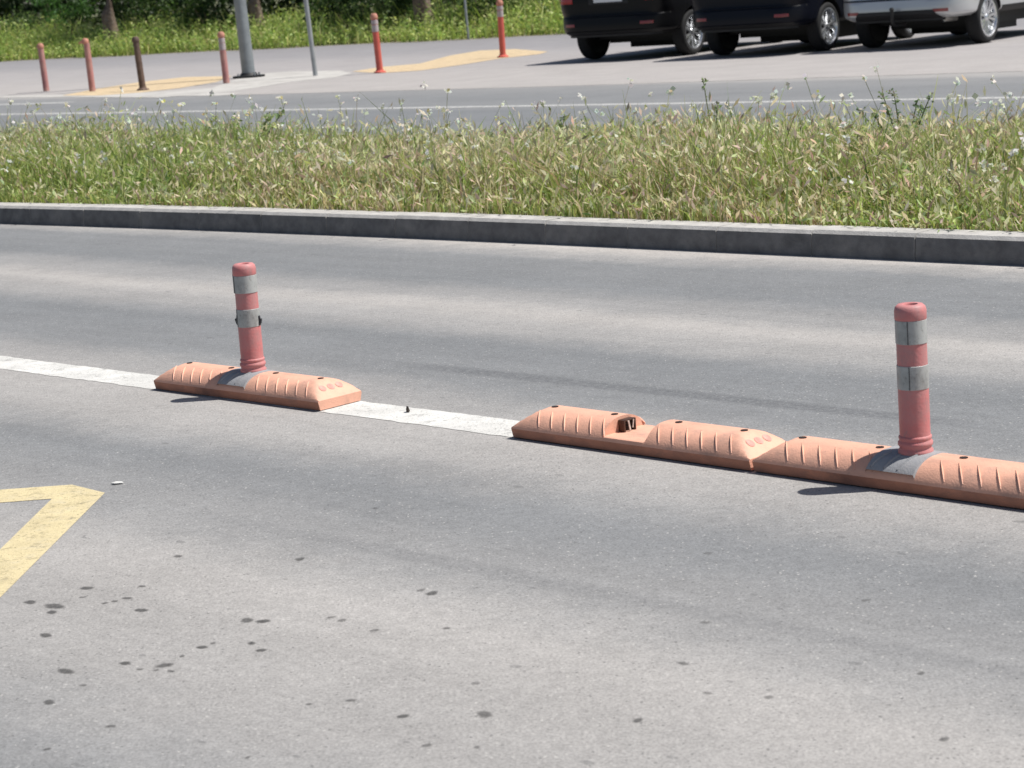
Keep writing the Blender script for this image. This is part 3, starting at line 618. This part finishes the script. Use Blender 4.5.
# ------------------------------------------------------------------ vegetation
NVa, UVa = np.array(NV), np.array(UV)
class Leaves:
    def __init__(s): s.V, s.F, s.Cc, s.n = [], [], [], 0
    def add(s, V, F, col): s.V.append(V); s.F.append(F + s.n); s.Cc.append(col); s.n += len(V)
    def blades(s, base, h, w, az, bend, col, tip=.15):
        k = len(base); d = np.stack([np.cos(az), np.sin(az), np.zeros(k)], 1); sd_ = np.stack([-np.sin(az + .9), np.cos(az + .9), np.zeros(k)], 1); upv = np.array([0, 0, 1.0])
        out = np.zeros((k, 6, 3))
        for i, (f, wf) in enumerate(((0, .8), (.55, 1.0), (1, tip))):
            c = base + upv * (h * (f - .18 * bend * f * f))[:, None] + d * (h * bend * f * f * .7)[:, None]
            out[:, 2 * i] = c - sd_ * (w * wf / 2)[:, None]; out[:, 2 * i + 1] = c + sd_ * (w * wf / 2)[:, None]
        idx = np.arange(k)[:, None] * 6
        F = np.concatenate([idx + np.array([0, 1, 3, 2]), idx + np.array([2, 3, 5, 4])], 0)
        s.add(out.reshape(-1, 3), F, np.repeat(col, 6, 0)); return base + upv * (h * (1 - .18 * bend))[:, None] + d * (h * bend * .7)[:, None]
    def quads(s, c, size, asp, col, dirs=None, upb=.3):
        k = len(c); a = rng.normal(size=(k, 3)) if dirs is None else dirs + rng.normal(size=(k, 3)) * .35
        a /= np.linalg.norm(a, axis=1)[:, None]; b = np.cross(a, rng.normal(size=(k, 3)) + np.array([0, 0, upb])); b /= np.linalg.norm(b, axis=1)[:, None] + 1e-9
        sz = size[:, None]; o = np.zeros((k, 4, 3)); nrm = np.cross(a, b)
        o[:, 0] = c; o[:, 1] = c + a * sz * .5 + b * sz * asp / 2 + nrm * sz * .06; o[:, 2] = c + a * sz; o[:, 3] = c + a * sz * .5 - b * sz * asp / 2 + nrm * sz * .06
        s.add(o.reshape(-1, 3), np.arange(k)[:, None] * 4 + np.array([0, 1, 2, 3]), np.repeat(col, 4, 0))
    def build(s, name, parent=None, origin=None):
        V = np.concatenate(s.V); F = np.concatenate(s.F); Cc = np.clip(np.concatenate(s.Cc), 0, 1)
        if origin is not None: V = V - np.array(origin)
        me = bpy.data.meshes.new(name); me.vertices.add(len(V)); me.vertices.foreach_set('co', V.astype(np.float32).ravel())
        me.loops.add(F.size); me.loops.foreach_set('vertex_index', F.astype(np.int32).ravel())
        me.polygons.add(len(F)); me.polygons.foreach_set('loop_start', (np.arange(len(F)) * 4).astype(np.int32))
        me.update(calc_edges=True); at = me.color_attributes.new('Col', 'FLOAT_COLOR', 'POINT')
        at.data.foreach_set('color', np.concatenate([Cc, np.ones((len(Cc), 1))], 1).astype(np.float32).ravel())
        me.materials.append(M['leaf']); o = bpy.data.objects.new(name, me); C.objects.link(o)
        if parent: o.parent = parent
        return o
def palette(k, cols, wts, jit=.18):
    cols = np.array(cols); i = rng.choice(len(cols), k, p=np.array(wts) / sum(wts))
    return cols[i] * (1 + rng.normal(size=(k, 1)) * jit) * (1 + rng.normal(size=(k, 3)) * .06)
knv = np.vectorize(kn)
def vnoise(x, y, seed):                    # cheap smooth noise 0..1
    r = np.random.default_rng(seed); v = np.zeros_like(x)
    for f, a in ((.5, 1.0), (1.1, .7), (2.3, .5), (4.7, .35)):
        p = r.uniform(0, 6.28, 4); v += a * np.sin(x * f * 1.7 + p[0] + 1.3 * np.sin(y * f + p[1])) * np.sin(y * f * 1.9 + p[2] + 1.1 * np.sin(x * f + p[3]))
    return np.clip(.5 + .32 * v, 0, 1)
GREEN = [(.40, .46, .155), (.30, .39, .115), (.50, .54, .24), (.17, .25, .07)]
PALE = [(.47, .53, .24), (.40, .48, .18), (.54, .57, .31)]
DRY = [(.60, .51, .34), (.54, .47, .28), (.70, .61, .45), (.52, .37, .28)]
def meadow(k, u0, u1):
    u = rng.uniform(u0, u1, k); q = rng.uniform(0, 1, k); n = knv(u) + .20 + q * 3.32
    edge_ = np.clip(np.minimum(q, 1 - q) / .14, .36, 1)
    cl = vnoise(u * 1.3, n * 1.3, 3); dry = np.clip(vnoise(u * .7, n * .9, 5) * .9 + (8 - u) * .035, 0, 1); leafy = vnoise(u * 1.1 + 40, n * 1.2, 9)
    base = n[:, None] * NVa + u[:, None] * UVa; base[:, 2] = .115
    return u, n, base, edge_, cl, dry, leafy
grass = Leaves()
for (u0, u1, dens) in ((2.5, 9, 2600), (9, 19, 2000), (19, 34, 600), (-6, 2.5, 700)):
    k = int((u1 - u0) * 3.3 * dens)
    u, n, base, ed, cl, dry, lf = meadow(k, u0, u1)
    bare = vnoise(u * 2.1 + 9, n * 2.4, 21) < .16
    h = (.09 + .27 * cl ** 1.2 + .05 * np.abs(rng.normal(size=k))) * rng.uniform(.4, 1.25, k) * ed * 1.12
    h = np.where(bare, h * .45, h); tallm = rng.uniform(size=k) < .035; h = np.where(tallm, h + rng.uniform(.08, .20, k), h)
    isdry = rng.uniform(size=k) < dry * .8
    col = np.where(isdry[:, None], palette(k, DRY, [3, 3, 2, 1.2]), palette(k, GREEN, [4, 3, 2.2, 1.2]))
    tip = grass.blades(base, h, rng.uniform(.005, .0125, k) * (1 + (u > 19) * .8), rng.uniform(0, 6.28, k), rng.uniform(.1, 1.2, k), col)
    m = rng.uniform(size=k) < .12 + .34 * dry        # feathery drooping seed heads
    kk = m.sum(); dirs = np.stack([rng.normal(size=kk) * .6, rng.normal(size=kk) * .6, np.ones(kk) * .8], 1)
    grass.quads(tip[m] - np.array([0, 0, .02]), rng.uniform(.045, .085, kk), .27, palette(kk, [(.70, .62, .44), (.62, .59, .37), (.62, .47, .38), (.54, .56, .31)], [3, 3, 1.6, 2]), dirs)
    m = rng.uniform(size=k) < np.clip((lf - .38) * 1.3, .05, .6)   # leafy weeds in patches, their leaves turned to the light
    kk = m.sum(); az = rng.uniform(0, 6.28, kk); pos = base[m] + np.stack([rng.normal(size=kk) * .04, rng.normal(size=kk) * .04, h[m] * rng.uniform(.15, 1.0, kk)], 1)
    tone = np.where((vnoise(u[m] * 3, n[m] * 3, 31) < .30)[:, None], palette(kk, [(.17, .26, .08), (.24, .33, .11)], [1, 1]), palette(kk, GREEN[:3] + PALE, [2, 2, 2, 3, 3, 2]))
    grass.quads(pos, rng.uniform(.028, .070, kk), .30, tone, np.stack([np.cos(az), np.sin(az), rng.uniform(-.25, .9, kk)], 1), upb=0)
tag(grass.build('meadow_grass'), 'half dry wild grass and weeds growing on the median', 'grass', kind='stuff')
fl = Leaves()                               # thin stalks with small pale flower heads
k = 1300
u, n, base, ed, cl, dry, lf = meadow(k, 1, 24); sel = np.argsort(-vnoise(u * 1.7, n * 1.2, 14) + rng.uniform(0, .45, k))[:k // 2]; u, n, base, cl = u[sel], n[sel], base[sel], cl[sel]; k = k // 2; h = (.30 + .42 * rng.uniform(0, 1, k) ** 1.8) * (.75 + .35 * cl)
tp = fl.blades(base, h, rng.uniform(.003, .0045, k), rng.uniform(0, 6.28, k), rng.uniform(.1, .6, k), palette(k, [(.20, .23, .09), (.30, .28, .15)], [1, 1]), 1.0)
for _ in range(6):
    fl.quads(tp + rng.normal(size=(k, 3)) * .008, rng.uniform(.016, .034, k) * np.where(h > .5, 1.25, 1), .9, palette(k, [(.78, .78, .72), (.70, .70, .56), (.70, .64, .30)], [5, 3, 1], .08))
tag(fl.build('wildflowers'), 'small white flower heads on thin stalks above the median grass', 'wildflowers', kind='stuff')
def tall_weed(x, y, zt, stems, label, cols, spread=.10, leaf=.09, topd=True, dense=40):
    # foot of the plant on the median soil; x,y = its foot in the photo
    c = gnd(x, y, .115); t = empty('tall_weed', c, 0, label=label, cat='weed', group='tall weeds rising from the median')
    st = MB(); lv = Leaves()
    for s in range(stems):
        a = random.uniform(0, 6.28); d = spread * random.uniform(.2, 1); hh = zt * random.uniform(.72, 1) if s else zt
        pts = [Vector((math.cos(a) * d * .2 * q, math.sin(a) * d * .2 * q, hh * q / 5)) + Vector((math.cos(a), math.sin(a), 0)) * d * (q / 5) ** 1.6 for q in range(6)]
        st.tube(pts, [.007, .0065, .006, .005, .004, .0025], 6)
        f = rng.uniform(.08, 1, dense); i = np.minimum((f * 5).astype(int), 4); fr = f * 5 - i; pa = np.array([list(p) for p in pts])
        pos = pa[i] * (1 - fr[:, None]) + pa[i + 1] * fr[:, None]
        lv.quads(pos, leaf * rng.uniform(.5, 1, dense) * (1.15 - .6 * f), .38, palette(dense, cols, [1] * len(cols)), np.stack([rng.normal(size=dense), rng.normal(size=dense), rng.uniform(0, .9, dense)], 1))
        if topd:
            k = 14; lv.quads(np.repeat(pa[-1:], k, 0) + rng.normal(size=(k, 3)) * .012, rng.uniform(.016, .028, k), .7, palette(k, [cols[0], cols[-1], (.22, .20, .15)], [2, 2, 1]))
    st.build('stem', mat('weed_stem', (.12, .15, .05), .7), t); lv.build('leaves', t); return t
DK = [(.15, .23, .08), (.20, .29, .10), (.26, .34, .14)]
tall_weed(716, 172, .60, 2, 'single tall thistle-like weed with thick buds, highest over the grass right of centre', [(.24, .33, .12), (.32, .40, .18)], .05, .08, dense=34)
tall_weed(252, 172, .47, 9, 'dark leafy clump of weed at left, above the lone separator post', DK, .26, .10, dense=36)
tall_weed(905, 176, .52, 7, 'bluish green bushy weed near the right edge of the median', [(.17, .25, .12), (.22, .30, .17), (.30, .36, .2)], .20, .075, dense=40)
tall_weed(560, 168, .36, 4, 'slender dark weed in the middle of the median', DK, .14, .08, dense=26)
# tall bright weeds on the far verge
wd = Leaves()
k = 21000
u = rng.uniform(14, 82, k); q = rng.uniform(0, 1, k) ** 1.1; nn = np.array([verge(x) for x in u]) + .1 + q * 4.2
base = nn[:, None] * NVa + u[:, None] * UVa; cl = vnoise(u * .8, nn, 8)
h = (.35 + .75 * np.clip(q * 2.2, .15, 1)) * rng.uniform(.5, 1.25, k) * (.6 + .55 * cl)
VG = [(.42, .50, .15), (.32, .43, .11), (.54, .58, .24), (.18, .27, .075)]
wd.blades(base, h, rng.uniform(.018, .045, k), rng.uniform(0, 6.28, k), rng.uniform(.1, 1.0, k), palette(k, VG + [(.36, .31, .17)], [3, 3, 2, 2, .5]))
for _ in range(4):
    f = rng.uniform(.15, 1, k); pos = base + np.stack([rng.normal(size=k) * .09, rng.normal(size=k) * .09, h * f], 1)
    wd.quads(pos, rng.uniform(.06, .15, k), .38, palette(k, VG, [3, 3, 2, 1.5]), np.stack([rng.normal(size=k), rng.normal(size=k), rng.uniform(-.2, .9, k)], 1))
tag(wd.build('verge_weeds'), 'tall bright green weeds along the far edge of the paving', 'weeds', kind='stuff')
def crown(lv, centre, rad, k, cols, size=(.12, .24), clumps=26):
    cc = rng.normal(size=(clumps, 3)); cc /= np.linalg.norm(cc, axis=1)[:, None]; cc = cc * rng.uniform(.35, 1, (clumps, 1)) * np.array(rad) + np.array(centre)
    i = rng.integers(0, clumps, k); r = rng.normal(size=(k, 3)) * np.array(rad) * .17; tone = rng.uniform(.7, 1.3, clumps)
    lv.quads(cc[i] + r, rng.uniform(*size, k), .55, palette(k, cols, [1] * len(cols)) * tone[i][:, None]); return cc
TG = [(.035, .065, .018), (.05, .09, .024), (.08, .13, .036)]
def tree(x, y, dn, rad, label, lean=0, h=3.4, cr=2.6):
    c = gnd(x, y, .012); c = c + Vector((c.x, c.y, 0)).normalized() * dn * 1.4
    t = empty('tree', c, 0, label=label, cat='tree', group='trees behind the tall weeds')
    tr = MB(); top = Vector((1.0 + lean, .9, h))
    pts = [Vector((0, 0, 0)), Vector((-.05, 0, .5)), Vector((-.12, .0, 1.2)), Vector((.05, .2, 2.1)), Vector((.75, 1.1, h))]
    tr.tube(pts, [rad * 1.45, rad * 1.1, rad, rad * .9, rad * .7], 14); lv = Leaves()
    cc = crown(lv, (2.0, 3.1, h + cr * .72), (cr * 1.1, cr * 1.1, cr * .9), 8000, TG)
    for q in cc[::3]:
        qv = Vector(q); tr.tube([pts[-1] - Vector((0, 0, .3)), pts[-1].lerp(qv, .5) + Vector((0, 0, .1)), qv], [rad * .4, rad * .25, rad * .08], 7)
    # knobbly bark: push vertices in and out
    tr.v = [tuple(Vector(v) * 1.0 + Vector((math.sin(v[2] * 7 + v[0] * 20), math.cos(v[2] * 9 + v[1] * 17), 0)) * rad * .09) for v in tr.v]
    tr.build('trunk', M['bark'], t, smooth=60); lv.build('crown', t); return t
tree(116, 57, 2.6, .21, 'tree with pale mottled trunk behind the weeds, straight above the brown bollard')
tree(1, 60, 2.6, .22, 'tree whose trunk is cut by the left edge of the picture')
tree(262, 49, 3.2, .20, 'tree with dark trunk just right of the lamp post')
tree(428, 43, 3.2, .24, 'tree with shaded trunk farther right, above the right ochre patch')
tree(560, 36, 4.0, .22, 'tree standing behind the cars at the right end of the weeds')
def bush(x, y, dn, rad, cols, label, k=2600, zc=.9):
    c = gnd(x, y, .012); c = c + Vector((c.x, c.y, 0)).normalized() * dn * 1.4; t = empty('bush', c, 0, label=label, cat='bush', group='bushes in the thicket')
    lv = Leaves(); cc = crown(lv, (0, 0, zc), (rad, rad, rad * .75), k, cols, (.07, .15), 18); lv.build('foliage', t)
    st = MB()
    for q in cc[::2]: st.tube([(0, 0, 0), Vector(q) * .5 + Vector((0, 0, .1)), q], [.03, .02, .008], 6)
    st.build('branches', M['bark'], t); return t
LG = [(.10, .16, .05), (.14, .2, .07), (.07, .115, .035)]
bush(28, 58, 3.3, 1.1, LG, 'sunlit pale bush between the two leftmost trunks')
bush(68, 56, 3.8, 1.0, [(.08, .17, .04), (.06, .13, .035)], 'bright green low bush left of the mottled trunk', 1700, 1.4)
bush(160, 54, 4.2, 1.2, TG, 'dark bush between the mottled trunk and the lamp post')
bush(215, 52, 3.6, 1.0, TG, 'dark bush just left of the lamp post')
bush(340, 47, 4.0, 1.2, TG, 'dark bush above the slim grey pole')
bush(395, 44, 3.2, 1.1, LG, 'paler bush right of the slim pole, behind the red bollard')
bush(490, 40, 3.4, 1.3, LG, 'pale bush behind the thin pole in the weeds', 3000)
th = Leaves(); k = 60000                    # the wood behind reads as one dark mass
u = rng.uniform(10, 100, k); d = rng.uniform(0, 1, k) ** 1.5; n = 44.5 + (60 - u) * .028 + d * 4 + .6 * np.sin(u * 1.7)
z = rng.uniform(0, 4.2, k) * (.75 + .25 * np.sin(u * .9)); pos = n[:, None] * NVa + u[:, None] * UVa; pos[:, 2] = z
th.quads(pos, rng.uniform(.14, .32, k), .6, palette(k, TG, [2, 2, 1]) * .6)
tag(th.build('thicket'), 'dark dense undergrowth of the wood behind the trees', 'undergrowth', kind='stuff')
